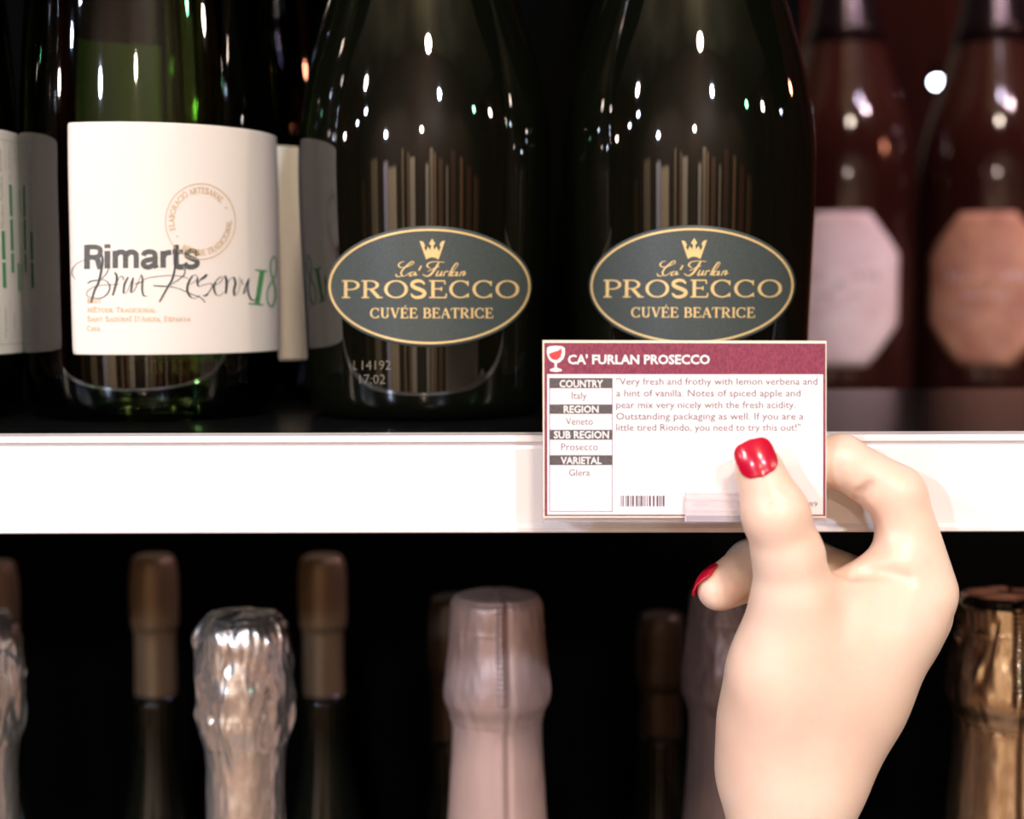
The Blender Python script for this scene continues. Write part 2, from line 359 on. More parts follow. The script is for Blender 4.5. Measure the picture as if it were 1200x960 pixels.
def neck_foil(name, prof_r, z0, z1, m, parent, sd):
    rnd = random.Random(sd); ph = [rnd.uniform(0, 6.28) for _ in range(6)]
    pr = [(z0 + (z1 - z0) * i / 24, prof_r(min(z0 + (z1 - z0) * i / 24, .299)) + .0006) for i in range(25)]
    z2 = z1 + .012
    pr += [(z1 + .004, .0165), (z1 + .010, .0160), (z2, .0140), (z2 + .0015, .009), (z2 + .002, .001)]
    return lathe(name, pr, m, parent, 64, True, lambda a, z, r: (r + .0003 * math.sin(7 * a + ph[0] + z * 60) + .0002 * math.sin(17 * a + ph[1]), z))

PX1 = (-.0287, .500); PX2 = (.0585, .500); CX1 = (-.1197, .500); CX0 = (-.2021, .488)
def facing(b): return math.atan2(b[0] - 0, b[1]) * -1     # rotation so that local -Y looks at the camera position

# --- prosecco bottle
pb = lathe('prosecco_bottle', PRO, M['prosecco_glass'], None, 128)
rot1 = facing(PX1) * 1.0
def surf_patch(name, outline_inside, bx, by, prof, off, m, parent, rot, bounds, nx=64, ny=40, thick=.00012):
    """curved paper label; outline_inside maps unit square to px coords"""
    vs = []; fs = []
    for j in range(ny + 1):
        for i in range(nx + 1):
            px, py = outline_inside(i / nx, j / ny)
            ph, z = hit_cyl(px, py, bx, by, prof); ph -= rot
            r = prof(z) + off
            vs.append((r * math.sin(ph), -r * math.cos(ph), z))
    for j in range(ny):
        for i in range(nx):
            a = j * (nx + 1) + i; fs.append((a, a + nx + 1, a + nx + 2, a + 1))
    o = newmesh(name, vs, fs, m, parent, True)
    s = o.modifiers.new('paper', 'SOLIDIFY'); s.thickness = thick; s.offset = -1
    return o
def oval(cx, cy, rx, ry):
    def f(u, v):      # square to disc
        x = 2 * u - 1; y = 2 * v - 1
        return cx + rx * x * math.sqrt(1 - y * y / 2), cy + ry * y * math.sqrt(1 - x * x / 2)
    return f
OC = (503.3, 336.5)
lab = surf_patch('label', oval(OC[0], OC[1], 119.8, 71), *PX1, pro_r, .00030, M['label_green'], pb, rot1, None, 48, 48)
tag(lab, 'oval dark green label with gold print')
art = ([], []); ribbon(art, ell(OC[0], OC[1], 115.8, 66.3, 0, 360, 96)[:-1], 2.6, closed=True)
serif(art, 'PROSECCO', 401, 609, 349.5, 19.5, .20, .075)
serif(art, 'CUVÉE BEATRICE', 434.5, 578, 373.3, 11.2, .20, .085)
# crown
K = lambda x, y: (450 + x * .0917, 275 + y * .0917)
poly(art, [K(*p) for p in [(540, 328), (455, 90), (500, 98), (525, 150), (512, 172), (535, 222), (560, 162), (590, 205), (603, 150), (575, 125), (615, 60), (655, 125), (630, 150), (642, 205), (670, 160), (698, 222), (722, 172), (708, 130), (735, 95), (777, 88), (695, 328), (655, 305), (615, 298), (575, 305)]])
def script(art, strokes, mp, thick, thin):
    for s in strokes:
        k = s[0] if isinstance(s[0], (int, float)) else 1.0
        pts = s[1:] if isinstance(s[0], (int, float)) else s
        pp = smooth_path([mp(*p) for p in pts], 5)
        ribbon(art, pp, lambda t, d, k=k: k * (thin + (thick - thin) * max(0, d[1] * .8 + abs(d[1]) * .2) ** 1.5) * (.55 + .45 * math.sin(math.pi * min(max(t, .02), .98)) ** .4))
script(art, [[(258, 352), (205, 372), (192, 410), (235, 432), (320, 410), (382, 372), (362, 352), (305, 395), (245, 455), (222, 505), (250, 540), (290, 525), (330, 492)],
             [(155, 515), (175, 545), (215, 540), (245, 530)], [(405, 490), (355, 492), (330, 528), (355, 537), (408, 490)], [(410, 488), (395, 530), (432, 518)], [1.3, (478, 408), (445, 468)],
             [(770, 362), (640, 355), (570, 375), (552, 412), (590, 438)], [1.4, (700, 365), (655, 440), (600, 515), (545, 542), (495, 515)], [(560, 478), (640, 440), (710, 415)],
             [(695, 470), (668, 532), (700, 530), (740, 478)], [(740, 475), (718, 535), (750, 522)], [(775, 478), (757, 540)], [(768, 500), (800, 475), (815, 488)],
             [(815, 530), (895, 455), (942, 385), (915, 378), (860, 460), (832, 530), (862, 528)], [(935, 488), (880, 490), (858, 532), (890, 532), (932, 490)], [(940, 485), (918, 535), (950, 525)],
             [(988, 480), (960, 540)], [(965, 522), (1010, 478), (1025, 490), (1005, 532), (1050, 505)]], K, 2.0, .95)
tag(on_bottle('label_print', art, *PX1, pro_r, .00042, M['gold_print'], lab, rot1), 'gold border, crown and lettering')
art = ([], [])
for s, x0, x1, b in (('L', 415, 418.5, 434), ('14192', 424.5, 458, 434), ('17:02', 421.5, 451.5, 450.5)): sans(art, s, x0, x1, b, 10.5, -.012)
tag(on_bottle('lot_code', art, *PX1, pro_r, .00012, M['etch'], pb, rot1), 'faint grey lot code printed on the glass')
neck_foil('foil', pro_r, .195, .292, M['silver_foil'], pb, 3)
pb.location = (PX1[0], PX1[1], 0.0002); pb.rotation_euler = (0, 0, rot1)
tag(pb, 'dark green-glass prosecco bottle with oval label, directly right of the white-labelled bottle', 'bottle', 'prosecco bottles on the shelf')
pb2 = copy_tree(pb); pb2.location = (PX2[0], PX2[1], 0.0002); pb2.rotation_euler = (0, 0, facing(PX2))
pb2['label'] = 'dark glass prosecco bottle with oval label, standing behind the price card'

# --- cava bottles
cb = lathe('cava_bottle', CAV, M['cava_glass'], None, 128)
L0, L1 = 80.0, 325.3
rotc = 0.0
def cava_label(u, v):
    x = L0 + (L1 - L0) * u
    # true edges at constant height on the bottle (slightly askew)
    return x, None
def band(name, b, prof, ph0, ph1, zt, zb, m, parent, off=.0003, nx=48, ny=24, skew=0, round_=.0008, thick=.00014):
    vs = []; fs = []
    W = (ph1 - ph0) * .0415; H = zt - zb
    for j in range(ny + 1):
        for i in range(nx + 1):
            u = i / nx; v = .5 - .5 * math.cos(math.pi * j / ny)
            # rounded corners
            z = zb + H * v; x = W * u
            ex = 0
            dz = min(z - zb, zt - z)
            if dz < round_: ex = round_ - math.sqrt(max(round_ ** 2 - (round_ - dz) ** 2, 0))
            x = ex + (W - 2 * ex) * u
            ph = ph0 + x / .0415; zz = z - skew * (u - .5); r = prof(zz) + off
            vs.append((r * math.sin(ph), -r * math.cos(ph), zz))
    for j in range(ny):
        for i in range(nx):
            a = j * (nx + 1) + i; fs.append((a, a + 1, a + nx + 2, a + nx + 1))
    o = newmesh(name, vs, fs, m, parent, True)
    s = o.modifiers.new('paper', 'SOLIDIFY'); s.thickness = thick; s.offset = -1
    return o
phL, zTL = hit_cyl(L0, 150, *CX1, cav_r); phR, zTR = hit_cyl(L1, 158, *CX1, cav_r)
_, zBL = hit_cyl(L0, 411, *CX1, cav_r); _, zBR = hit_cyl(L1, 416, *CX1, cav_r)
zt, zb = (zTL + zTR) / 2, (zBL + zBR) / 2
print('cava label', math.degrees(phL), math.degrees(phR), zTL, zTR, zBL, zBR)
flab = band('front_label', CX1, cav_r, phL, phR, zt, zb, M['paper'], cb, skew=(zTL - zTR + zBL - zBR) / 2)
tag(flab, 'large cream white paper label')
def onc(name, art, m, parent, off=.00042): return on_bottle(name, art, *CX1, cav_r, off, m, parent, 0.0)
K1 = lambda x, y: (80 + x * .10833, 270 + y * .10833)
K2 = lambda x, y: (190 + x * .11667, 270 + y * .11667)
art = ([], [])
for wd, mp, pts, sm in ((5.3, K1, [(210, 165), (210, 425)], 0), (4.4, K1, [(210, 188), (300, 188), (345, 205), (352, 240), (340, 280), (300, 297), (210, 297)], 1), (5.0, K1, [(285, 297), (320, 318), (335, 370), (352, 425)], 1), (5.2, K1, [(428, 230), (428, 420)], 0), (5.4, K1, [(428, 157), (428, 200)], 0),
        (5.0, K1, [(512, 228), (512, 416)], 0), (4.8, K1, [(515, 285), (540, 250), (585, 242), (616, 262), (622, 300), (622, 416)], 1), (4.8, K1, [(625, 290), (652, 250), (698, 242), (730, 262), (737, 300), (737, 416)], 1),
        (4.6, K1, [(812, 282), (830, 250), (885, 238), (928, 252), (940, 290), (940, 370), (955, 415)], 1), (4.6, K1, [(940, 315), (880, 325), (825, 340), (812, 375), (840, 402), (885, 402), (935, 370)], 1),
        (5.0, K1, [(1025, 230), (1025, 412)], 0), (4.8, K1, [(1028, 295), (1055, 255), (1112, 245)], 1), (5.0, K1, [(1165, 165), (1165, 360), (1185, 400), (1245, 402)], 1), (4.2, K1, [(1125, 240), (1240, 240)], 0),
        (4.6, K2, [(352, 262), (335, 225), (290, 212), (248, 228), (245, 262), (290, 288), (340, 312), (345, 350), (300, 374), (250, 368), (222, 335)], 1)):
    ribbon(art, [mp(*p) for p in (smooth_path(pts, 5) if sm else pts)], wd * 1.28)
tag(onc('brand_lettering', art, M['grey_print'], flab), 'bold grey lettering')
art = ([], [])
script(art, [[.5, (190, 325), (110, 360), (62, 415), (50, 480), (90, 540)], [1.35, (370, 275), (378, 340), (358, 470), (330, 580), (290, 660), (255, 790)],
             [1.5, (215, 580), (260, 555), (335, 545)], [.8, (345, 542), (400, 545), (452, 600), (438, 680), (370, 735), (280, 740), (212, 712), (215, 668), (270, 625), (350, 602), (560, 590)],
             [.6, (440, 425), (420, 470), (360, 540)], [1.3, (505, 460), (528, 500), (522, 580), (485, 712)], [.7, (525, 580), (560, 512), (590, 505), (602, 545)],
             [1.2, (652, 510), (612, 590), (600, 690)], [.7, (600, 690), (640, 670), (685, 560), (705, 518)], [1.2, (705, 518), (690, 600), (680, 682)], [.8, (680, 682), (720, 650), (790, 485)], [1.1, (790, 485), (805, 540), (800, 640), (815, 710), (852, 720)],
             [1.3, (722, 588), (770, 575), (800, 560)], [.7, (800, 560), (850, 525), (950, 508), (1100, 495), (1250, 505)],
             [1.3, (1175, 160), (1150, 420), (1120, 540), (1080, 610), (985, 782)], [1.5, (920, 605), (1000, 610), (1080, 614)], [.6, (1080, 614), (1200, 640)]], K1, 2.0, .9)
script(art, [[.8, (225, 370), (222, 440), (190, 480), (130, 525), (60, 562)], [.7, (60, 565), (180, 598), (300, 650), (385, 685), (427, 732)], [.5, (0, 462), (130, 460), (230, 480), (275, 505)],
             [.7, (235, 555), (300, 535), (345, 495), (335, 455), (300, 462)], [1.3, (300, 462), (258, 540), (250, 620), (285, 682)], [.7, (285, 682), (330, 688), (372, 655)],
             [1.1, (352, 475), (348, 530), (360, 570)], [2.0, (445, 450), (412, 480), (380, 500)], [.8, (380, 500), (352, 540), (365, 572)], [.7, (365, 572), (420, 552), (480, 540), (497, 568), (455, 640)], [1.5, (455, 640), (430, 662), (405, 662)],
             [.8, (515, 562), (570, 532), (600, 490), (575, 475), (530, 520)], [1.2, (530, 520), (512, 580), (530, 650)], [.7, (530, 650), (570, 662), (610, 622)],
             [1.5, (620, 462), (640, 520), (630, 642)], [.7, (636, 560), (675, 495), (710, 475)], [1.4, (710, 475), (727, 540), (712, 600), (715, 665)], [.7, (715, 665), (755, 620), (772, 540), (765, 472)],
             [.9, (785, 498), (800, 555)], [1.0, (865, 488), (835, 550), (805, 645)], [.7, (805, 645), (835, 615), (855, 565)], [1.1, (860, 490), (850, 580), (862, 660), (890, 705), (932, 702), (950, 670)]], K2, 2.0, .9)
onc('script_lettering', art, M['ink'], flab, .00048)
art = ([], [])
poly(art, [K2(*p) for p in [(968, 405), (1018, 412), (965, 752), (915, 748)]])
for a_, b_ in (((925, 405), (1042, 418)), ((858, 742), (1000, 755))): ribbon(art, [K2(*a_), K2(*b_)], 1.9)
script(art, [[1.0, (1112, 262), (1078, 320), (1076, 410), (1098, 500), (1122, 600), (1120, 690), (1094, 765), (1062, 755), (1040, 680), (1050, 590), (1098, 500), (1128, 420), (1134, 330), (1112, 262)]], K2, 2.0, 1.5)
onc('green_numerals', art, M['ink_green'], flab, .00050)
art = ([], [])
CR, CRX, CRY = (234.3, 260.5), 40.5, 44.3
ribbon(art, ell(*CR, CRX, CRY, 0, 360, 64)[:-1], .9, closed=True)
def ring_text(s, a0, a1, inner, outer=True, cap=6.0):
    # a0..a1 in screen degrees (0 right, 90 up); letters stand outwards (top arc) or inwards (bottom arc)
    def place(q):
        a = math.radians(a0 + (a1 - a0) * q[0]); k = inner + q[1] if outer else inner - q[1]
        return (CR[0] + CRX / 41 * k * math.cos(a), CR[1] - CRY / 41 * k * math.sin(a))
    serif(art, s, 0, 1, 0, cap, .16, .10, place)
ring_text('ELABORACIÓ ARTESANAL', 197, 40, 31)
ring_text('MÈTODE TRADICIONAL', 232, 363, 36.5, False)
for x, y in ((264, 244.5), (207.3, 278)): poly(art, [(x + 1.5 * math.cos(t * math.pi / 5 + .3) * (1 if t % 2 else .5), y + 1.5 * math.sin(t * math.pi / 5 + .3) * (1 if t % 2 else .5)) for t in range(10)])
for s, x0, x1, b in (('BRUT', 103, 119.5, 356), ('MÈtode Tradicional', 103, 183, 366.6), ('Sant SadurnÍ D\'Anoia, Espanya', 103, 223, 377.3), ('Cava', 103, 118.5, 388.6)):
    serif(art, s, x0, x1, b, 5.6, .16, .10)
onc('fine_print', art, M['tan_print'], flab, .00046)

# rear label: same kind of paper, in the bottle's own frame (phi from local -Y)
def rear_label(parent, prof, ph0, ph1, zt, zb, m=None, ext=0.0):
    bl = band('back_label', None, prof, ph0 - ext / .0415, ph1, zt, zb, m or M['back_paper'], parent, nx=32)
    tag(bl, 'cream back label with vertical rows of text and green bars')
    H = zt - zb; art_g = ([], []); art_l = ([], []); art_t = ([], [])
    # unrolled px-like coordinates: X = arc mm * 4, Y down = mm * 3.7
    Wm = (ph1 - ph0) * .0415 * 1000
    cols = [4, 9.5, 14.5, 18.5, 22, 25.5, 29, 33]
    rnd = random.Random(5)
    for c in cols: rect(art_l, c - 2.6, 3, c - 2.45, H * 1000 - 3)
    rect(art_l, 1, 3, Wm - 1, 3.15, 12); rect(art_l, 1, H * 1000 - 3.2, Wm - 1, H * 1000 - 3.05, 12)
    bars = {0: [(32, 41), (42, 50)], 1: [(17, 27), (28, 38), (39, 45)], 2: [(42, 51)], 3: [(18, 25), (35, 43)], 4: [(27, 32), (48, 55)], 5: [(20, 30), (44, 50)], 6: [(12, 20)], 7: [(30, 40)]}
    for i, bb in bars.items():
        for a_, b_ in bb: rect(art_g, cols[i] - .95, a_, cols[i] + .95, b_)
    words = ['Varietat:', 'Criança', 'Temperatura servei', 'Collita', 'Dosatge', 'Alcohol', 'Sucre', 'Lot']
    vals = ['Macabeu, Parellada, Xarel·lo,', '18 - 24 mesos', '6 - 8', 'Anual', '11,5', 'Vol.', 'g/l', 'Cava']
    def vert(s, x, y0, y1, cap):
        t = ([], []); sans(t, s, 0, y1 - y0, 0, cap, -.01)
        add(art_t, [np.array((x + p[1], y1 - p[0])) for p in t[0]], t[1])
    for i, c in enumerate(cols):
        l = min(len(words[i]) * 1.15, 20); vert(words[i], c + .6, H * 1000 - 5 - l, H * 1000 - 5, 1.5)
        if i == 0: pass
        else:
            l = len(vals[i]) * .8; vert(vals[i], c + .6, 5, 5 + min(l, 11), 1.3)
    vert(vals[0], cols[0] + 4.6 - 4.0, 6, 31, 1.6)
    for nm, a_, mm in (('green_bars', art_g, M['bar_green']), ('rule_lines', art_l, M['thin_grey']), ('text_rows', art_t, M['thin_grey'])):
        vs = []
        for p in a_[0]:
            ph = ph0 + p[0] / 41.5; z = zt - p[1] / 1000; r = prof(z) + .00045
            vs.append((r * math.sin(ph), -r * math.cos(ph), z))
        newmesh(nm, vs, a_[1], mm, bl)
    return bl
zc_t, zc_b = zt, zb
back_ = band('back_label', None, cav_r, math.radians(187), math.radians(262), .128, zc_b + .01, M['back_paper'], cb, nx=40); tag(back_, 'pale label on the far side of the bottle, seen green through the glass')
rear_label(cb, cav_r, math.radians(140), math.radians(184), zc_t, zc_b)
neck_foil('foil', cav_r, .20, .294, M['silver_foil'], cb, 8)
cb.location = (CX1[0], CX1[1], .0002)
tag(cb, 'green glass cava bottle with large white front label', 'bottle', 'cava bottles on the shelf')
cb['label'] = 'green sparkling wine bottle showing its large white front label with grey lettering and script'

# leftmost bottle: turned so that its back label faces the aisle
cb0 = cb.copy(); COL.objects.link(cb0)
for chd in [x for x in bpy.data.objects if x.parent == cb]:
    if chd.name.startswith('front_label') or chd.name.startswith('back_label'): continue
    c = chd.copy(); COL.objects.link(c); c.parent = cb0
# its visible label spans from out of frame to its right limb
phr, _ = hit_cyl(33.0, 160, *CX0, cav_r)
_, z0t = hit_cyl(5, 153.5, *CX0, cav_r); _, z0b = hit_cyl(5, 416, *CX0, cav_r)
phx, _ = hit_cyl(3.5, 250, *CX0, cav_r)
bl0 = rear_label(cb0, cav_r, phx - 4.3 / 41.5, phx - 4.3 / 41.5 + 1.5, z0t, z0b, M['paper'], .030)
cb0.location = (CX0[0], CX0[1], .0002); cb0.scale = (.99, .99, 1)
cb0['label'] = 'sparkling wine bottle cut by the left picture edge, showing green bars and vertical small print'

# second-row cava bottle, its rear label showing between the cava and the prosecco
cb3 = cb.copy(); COL.objects.link(cb3)
for chd in [x for x in bpy.data.objects if x.parent == cb]:
    if chd.name.startswith('foil'):
        c = chd.copy(); COL.objects.link(c); c.parent = cb3
bl3 = band('back_label', None, cav_r, math.radians(-60), math.radians(75), .0935, .0155, M['back_paper'], cb3)
CX3 = (-.1075, .583)
cb3.location = (CX3[0], CX3[1], .0002); cb3.rotation_euler = (0, 0, 0)
cb3['label'] = 'second-row sparkling wine bottle, only a strip of beige label visible between front bottles'
# ================================================================== LOWER BOTTLES WITH FOIL
def foil_bottle(px, pytop, Y, prof_px, m, sd, wr, seam, label, group, name='foil_topped_bottle', sc=None):
    """prof_px: list of (py, radius px) of the cap and neck, as measured; wr: wrinkle strength"""
    base_z = -.40
    top = P(px, pytop, Y); cx, cy = top[0], Y
    k = ppm(Y) if sc is None else sc
    pr = []
    for py, r in prof_px:
        z = top[2] - (py - pytop) * k * 1.004
        pr.append((z, r * k))
    pr = pr[::-1]
    zend, rend = pr[0]
    root = lathe(name, smooth_profile([(base_z + .0003, .034), (base_z + .004, .040), (base_z + .02, .042), (base_z + .12, .042), (zend - .10, .040), (zend - .055, .027), (zend - .012, rend + .0002), (zend - .002, rend - .0030), (zend + .02, rend - .0045)], 6), M['dark_glass'], None, 64)
    root.location = (cx, cy, 0); 
    rnd = random.Random(sd); ph = [rnd.uniform(0, 6.283) for _ in range(12)]
    ztop = pr[-1][0]; zb_ = min(pr[0][0], ztop - .07)
    dense = smooth_profile([(z, r) for z, r in pr], 14)
    # crown of the cap
    rt = dense[-1][1]
    fullp = []
    for i in range(len(dense)): fullp.append(dense[i])
    for q in range(1, 9):
        a = q / 8 * math.pi / 2; fullp.append((ztop + .0010 * math.sin(a) * 1.6, rt - .0016 * (1 - math.cos(a)) - (rt - .0016) * (q / 8) ** 3 * .995))
    ridges = []
    for _ in range(int(34 * wr[0])):
        ridges.append((rnd.uniform(0, 6.283), rnd.uniform(ztop - .040, ztop), rnd.uniform(.0015, .009), rnd.uniform(.02, .085), rnd.uniform(-.0010, .0012) * wr[1], rnd.uniform(-25, 25)))
    def disp(a, z, r):
        edge = min(1, r / (rt * .9))
        d = 0
        for (ra, rz, hz, wa, am, sl) in ridges:
            da = (a - ra - (z - rz) * sl * .4 + math.pi) % (2 * math.pi) - math.pi
            if abs(da) < wa * 3: d += am * math.exp(-(da / wa) ** 2) * math.exp(-((z - rz) / hz) ** 2)
        low = noise.noise(Vector((math.sin(a) * 2.2, math.cos(a) * 2.2, z * 60 + sd)))
        hi = noise.noise(Vector((math.sin(a) * 7, math.cos(a) * 7, z * 160 + sd * 3)))
        d += (low * .0007 + hi * .00035) * wr[1] * (1 if z > ztop - .045 else .35)
        if seam is not None:
            da = (a - seam[0] + math.pi) % (2 * math.pi) - math.pi
            w_ = .075
            d += (.0012 if z > ztop - .034 else .0005) * math.exp(-(da / w_) ** 2) * seam[1] * (1 + .35 * math.sin(z * 3500) * (1 if z > ztop - .03 else 0))
            d -= .0006 * math.exp(-((da - .16) / .07) ** 2) * seam[1]
            # perforated band: a row of small dots
            for zr in (ztop - .0105, ztop - .0425):
                d += .00028 * math.exp(-((z - zr) / .0005) ** 2) * (.5 + .5 * math.sin(a * 90)) * seam[1]
        return (max(r + d * edge, .0001), z + (noise.noise(Vector((math.sin(a) * 2, math.cos(a) * 2, sd * 1.7))) * .0006 * wr[1] if z > ztop - .01 else 0))
    # refine z
    zz = [fullp[0]]
    for p in fullp[1:]:
        nsub = max(1, int(math.hypot(p[0] - zz[-1][0], p[1] - zz[-1][1]) / .00055))
        q = zz[-1]
        for s_ in range(1, nsub + 1): zz.append((q[0] + (p[0] - q[0]) * s_ / nsub, q[1] + (p[1] - q[1]) * s_ / nsub))
    f_ = lathe('foil_cap', zz, m, root, 288, True, disp)
    tag(root, label, 'bottle', group)
    return root
GF = 'foil-topped bottles on the lower shelf'
PF2 = [(722, 42), (727, 47), (738, 52), (755, 55.5), (790, 57.5), (825, 57.5), (838, 57), (852, 54.5), (872, 50), (895, 47), (925, 46), (960, 46.5), (1010, 48), (1060, 50)]
PF3 = [(700, 50), (706, 54), (718, 55), (740, 56), (765, 58.5), (790, 62), (808, 63.5), (822, 62.5), (836, 57), (850, 54), (880, 54.5), (920, 56.5), (960, 59), (1010, 63), (1060, 68)]
foil_bottle(-32, 724, .515, PF2, M['silver_foil'], 11, (1.9, 1.5), None, 'silver foil bottle top at the lower left picture edge', GF)
foil_bottle(284.5, 722, .515, PF2, M['silver_foil'], 23, (2.2, 1.6), None, 'crinkled silver foil bottle top on the lower shelf', GF)
foil_bottle(582, 700, .520, PF3, M['rose_foil'], 31, (.35, .7), (.10, 1.0), 'matte dusty pink foil bottle top with a central vertical seam', GF)
foil_bottle(862, 692, .545, [(p + -8, r) for p, r in PF3], M['mauve_foil'], 47, (.5, .9), (.25, .8), 'dark mauve foil bottle top half hidden behind the hand', GF)
foil_bottle(1181, 700, .520, [(p, r * 1.10) for p, r in PF3], M['gold_foil'], 53, (.9, 1.0), (-.12, 1.2), 'pale gold foil bottle top right of the hand', GF)
# back row, far out of focus
GB = 'dim bottles in the back row of the lower shelf'
PB = [(650, 19), (656, 22), (690, 23.5), (715, 23), (735, 19.5), (780, 19), (850, 20.5), (868, 21), (874, 21.2)]
def rear_bottle(px, Y, k, m, label, top=652, sd=1):
    t = P(px, top, Y); base_z = -.40; q_ = .62
    zt_ = t[2]; z1 = zt_ - .082 * k
    rb = lathe('back_row_bottle', smooth_profile([(base_z + .0003, .026), (base_z + .004, .029), (base_z + .02, .030), (z1 - .11, .030), (z1 - .05, .018), (z1 - .01, .0108), (z1 + .02, .0100)], 5), M['dark_glass'], None, 48)
    rb.location = (t[0], Y, 0)
    pr = [(z_, r_ * q_) for z_, r_ in [(z1, .0148), (z1 + .004, .0152), (z1 + .03, .0145), (zt_ - .034, .0146), (zt_ - .030, .0168), (zt_ - .012, .0170), (zt_ - .004, .0160), (zt_, .0135), (zt_ + .001, .007), (zt_ + .0012, .0005)]]
    f_ = lathe('foil_cap', smooth_profile(pr[::1], 3), m, rb, 64, True, lambda a, z, r: (r + .0003 * math.sin(5 * a + sd) + .0002 * noise.noise(Vector((a * 3, z * 90, sd))), z))
    tag(rb, label, 'bottle', GB)
rear_bottle(180, .66, 1.0, M['bronze_foil'], 'blurred bronze foil bottle neck behind, left of the crinkled silver top', 652, 1)
rear_bottle(378, .66, 1.0, M['bronze_foil'], 'blurred bronze foil bottle neck behind, right of the crinkled silver top', 652, 2)
rear_bottle(-8, .66, 1.0, M['bronze_foil'], 'blurred dark foil bottle neck behind at the left picture edge', 660, 3)
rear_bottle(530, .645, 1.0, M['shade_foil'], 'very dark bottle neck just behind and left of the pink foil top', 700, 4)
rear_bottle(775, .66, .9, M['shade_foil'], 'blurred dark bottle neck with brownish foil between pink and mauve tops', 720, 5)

# ================================================================== BACKGROUND BOTTLES (right)
bshelf = bevel_box('shelf_board', (.24, 1.6, .93, 1.25, -.085, -.06), M['black_gloss']); tag(bshelf, 'dark shelf board beyond, carrying the blurred rose bottles', 'shelf')
MAG = smooth_profile([(0, .043), (.003, .048), (.012, .050), (.10, .050), (.165, .050), (.19, .0485), (.22, .043), (.26, .030), (.30, .020), (.34, .0165), (.40, .0155), (.42, .0155)], 5)
mag_r = lambda z: interp_profile(MAG, z)
M['plum_foil'] = mat('plum_foil', (.015, .007, .010), .25, .6)
def magnum(px, mpaper, label, turn=0):
    t = P(px, 340, 1.05); zb0 = -.06
    b = lathe('rose_bottle', MAG, M['rose_glass'], None, 96)
    rot = -math.atan2(t[0], 1.05) + turn
    zc = P(px, 339, 1.0)[2] - zb0
    vs = [(0, 0, 0)]; hw, hh = .0425, .0515
    pts = []
    corner = [(-.42, 1), (.42, 1), (1, .45), (1, -.45), (.42, -1), (-.42, -1), (-1, -.45), (-1, .45)]
    ring = []
    for i in range(8):
        a_, b_ = corner[i], corner[(i + 1) % 8]
        for q in range(6): ring.append((a_[0] + (b_[0] - a_[0]) * q / 6, a_[1] + (b_[1] - a_[1]) * q / 6))
    V = []; F = []; n_ = len(ring); rings = 8
    for s_ in range(rings + 1):
        for (x, y) in ring:
            x_, y_ = x * hw * s_ / rings, y * hh * s_ / rings; ph = x_ / .050; z = zc + y_; r = mag_r(z) + .0004
            V.append((r * math.sin(ph), -r * math.cos(ph), z))
    for s_ in range(rings):
        for i in range(n_): F.append((s_ * n_ + i, (s_ + 1) * n_ + i, (s_ + 1) * n_ + (i + 1) % n_, s_ * n_ + (i + 1) % n_))
    l_ = newmesh('label', V, F, mpaper, b, True); sm = l_.modifiers.new('paper', 'SOLIDIFY'); sm.thickness = .0002; sm.offset = -1
    art = ([], [])
    for y, w_, h_ in ((.020, .045, .004), (.006, .052, .006), (-.006, .030, .003), (-.018, .048, .004), (-.027, .036, .003)):
        x = -w_ / 2
        rr_ = random.Random(int(y * 1e4))
        while x < w_ / 2:
            ww = rr_.uniform(.002, .005); rect(art, x, y, min(x + ww, w_ / 2), y + h_); x += ww + .0015
    newmesh('faint_print', [((mag_r(zc) + .0006) * math.sin(p[0] / .05), -(mag_r(zc) + .0006) * math.cos(p[0] / .05), zc + p[1]) for p in art[0]], art[1], M['faint'], l_)
    neck_foil_r = [(.27 + .15 * i / 12, mag_r(.27 + .15 * i / 12) + .0008) for i in range(13)] + [(.424, .0165), (.43, .012), (.431, .001)]
    lathe('foil', neck_foil_r, M['plum_foil'], b, 48)
    b.location = (t[0], 1.05, zb0); b.rotation_euler = (0, 0, rot)
    tag(b, label, 'bottle', 'blurred rose bottles beyond the shelf')
    return b
M['faint'] = mat('faint_print', (.60, .40, .38), .6)
magnum(985, M['pink_paper'], 'blurred dark bottle with pale pink eight-sided label beside the prosecco bottle', 0)
magnum(1156, M['orange_paper'], 'blurred dark bottle with dim orange-brown eight-sided label at right edge', 0)

def add_glint(px, py, Y, r_, col, st, label):  # glowing ball added in place of a glint off the bottle necks
    m = bpy.data.materials.new('glint_glow'); m.use_nodes = True; b = m.node_tree.nodes['Principled BSDF']
    b.inputs['Base Color'].default_value = (*col, 1); b.inputs['Emission Color'].default_value = (*col, 1); b.inputs['Emission Strength'].default_value = st
    c = P(px, py, Y)
    pr = [(c[2] + r_ * math.sin(a), r_ * math.cos(a)) for a in [math.radians(-90 + 15 * q) for q in range(13)]]
    o = lathe('glint_ball', [(z, max(q, 1e-5)) for z, q in pr], m, None, 24); o.location = (c[0], c[1], 0)
    hz = lathe('glint_holder', [(c[2] + r_ * .6, r_ * .9), (c[2] + r_ * 1.2, r_ * 1.3), (c[2] + r_ * 4, r_ * 1.2), (c[2] + r_ * 4.2, r_ * .2), (2.6, r_ * .2)], M['black_board'], o, 24)
    tag(o, label, 'glint', 'stand-ins for blurred glints')
add_glint(1098, 96, 1.9, .0050, (.75, .85, 1), 26, 'small added glowing ball, a blurred blue-white glint between the rose bottles')
lamp((.50, .62, .50), 3.2, .012, (1, .72, .80)); lamp((.44, .80, .50), .5, .012, (.55, .45, 1)); lamp((.62, .80, .60), .5, .010, (.75, .8, 1)); lamp((.36, .72, .44), .7, .010, (.9, .75, 1)); lamp((.80, .70, .35), .8, .012, (1, .35, .2))  # unseen lamps added to tint and brighten the blurred rose bottles

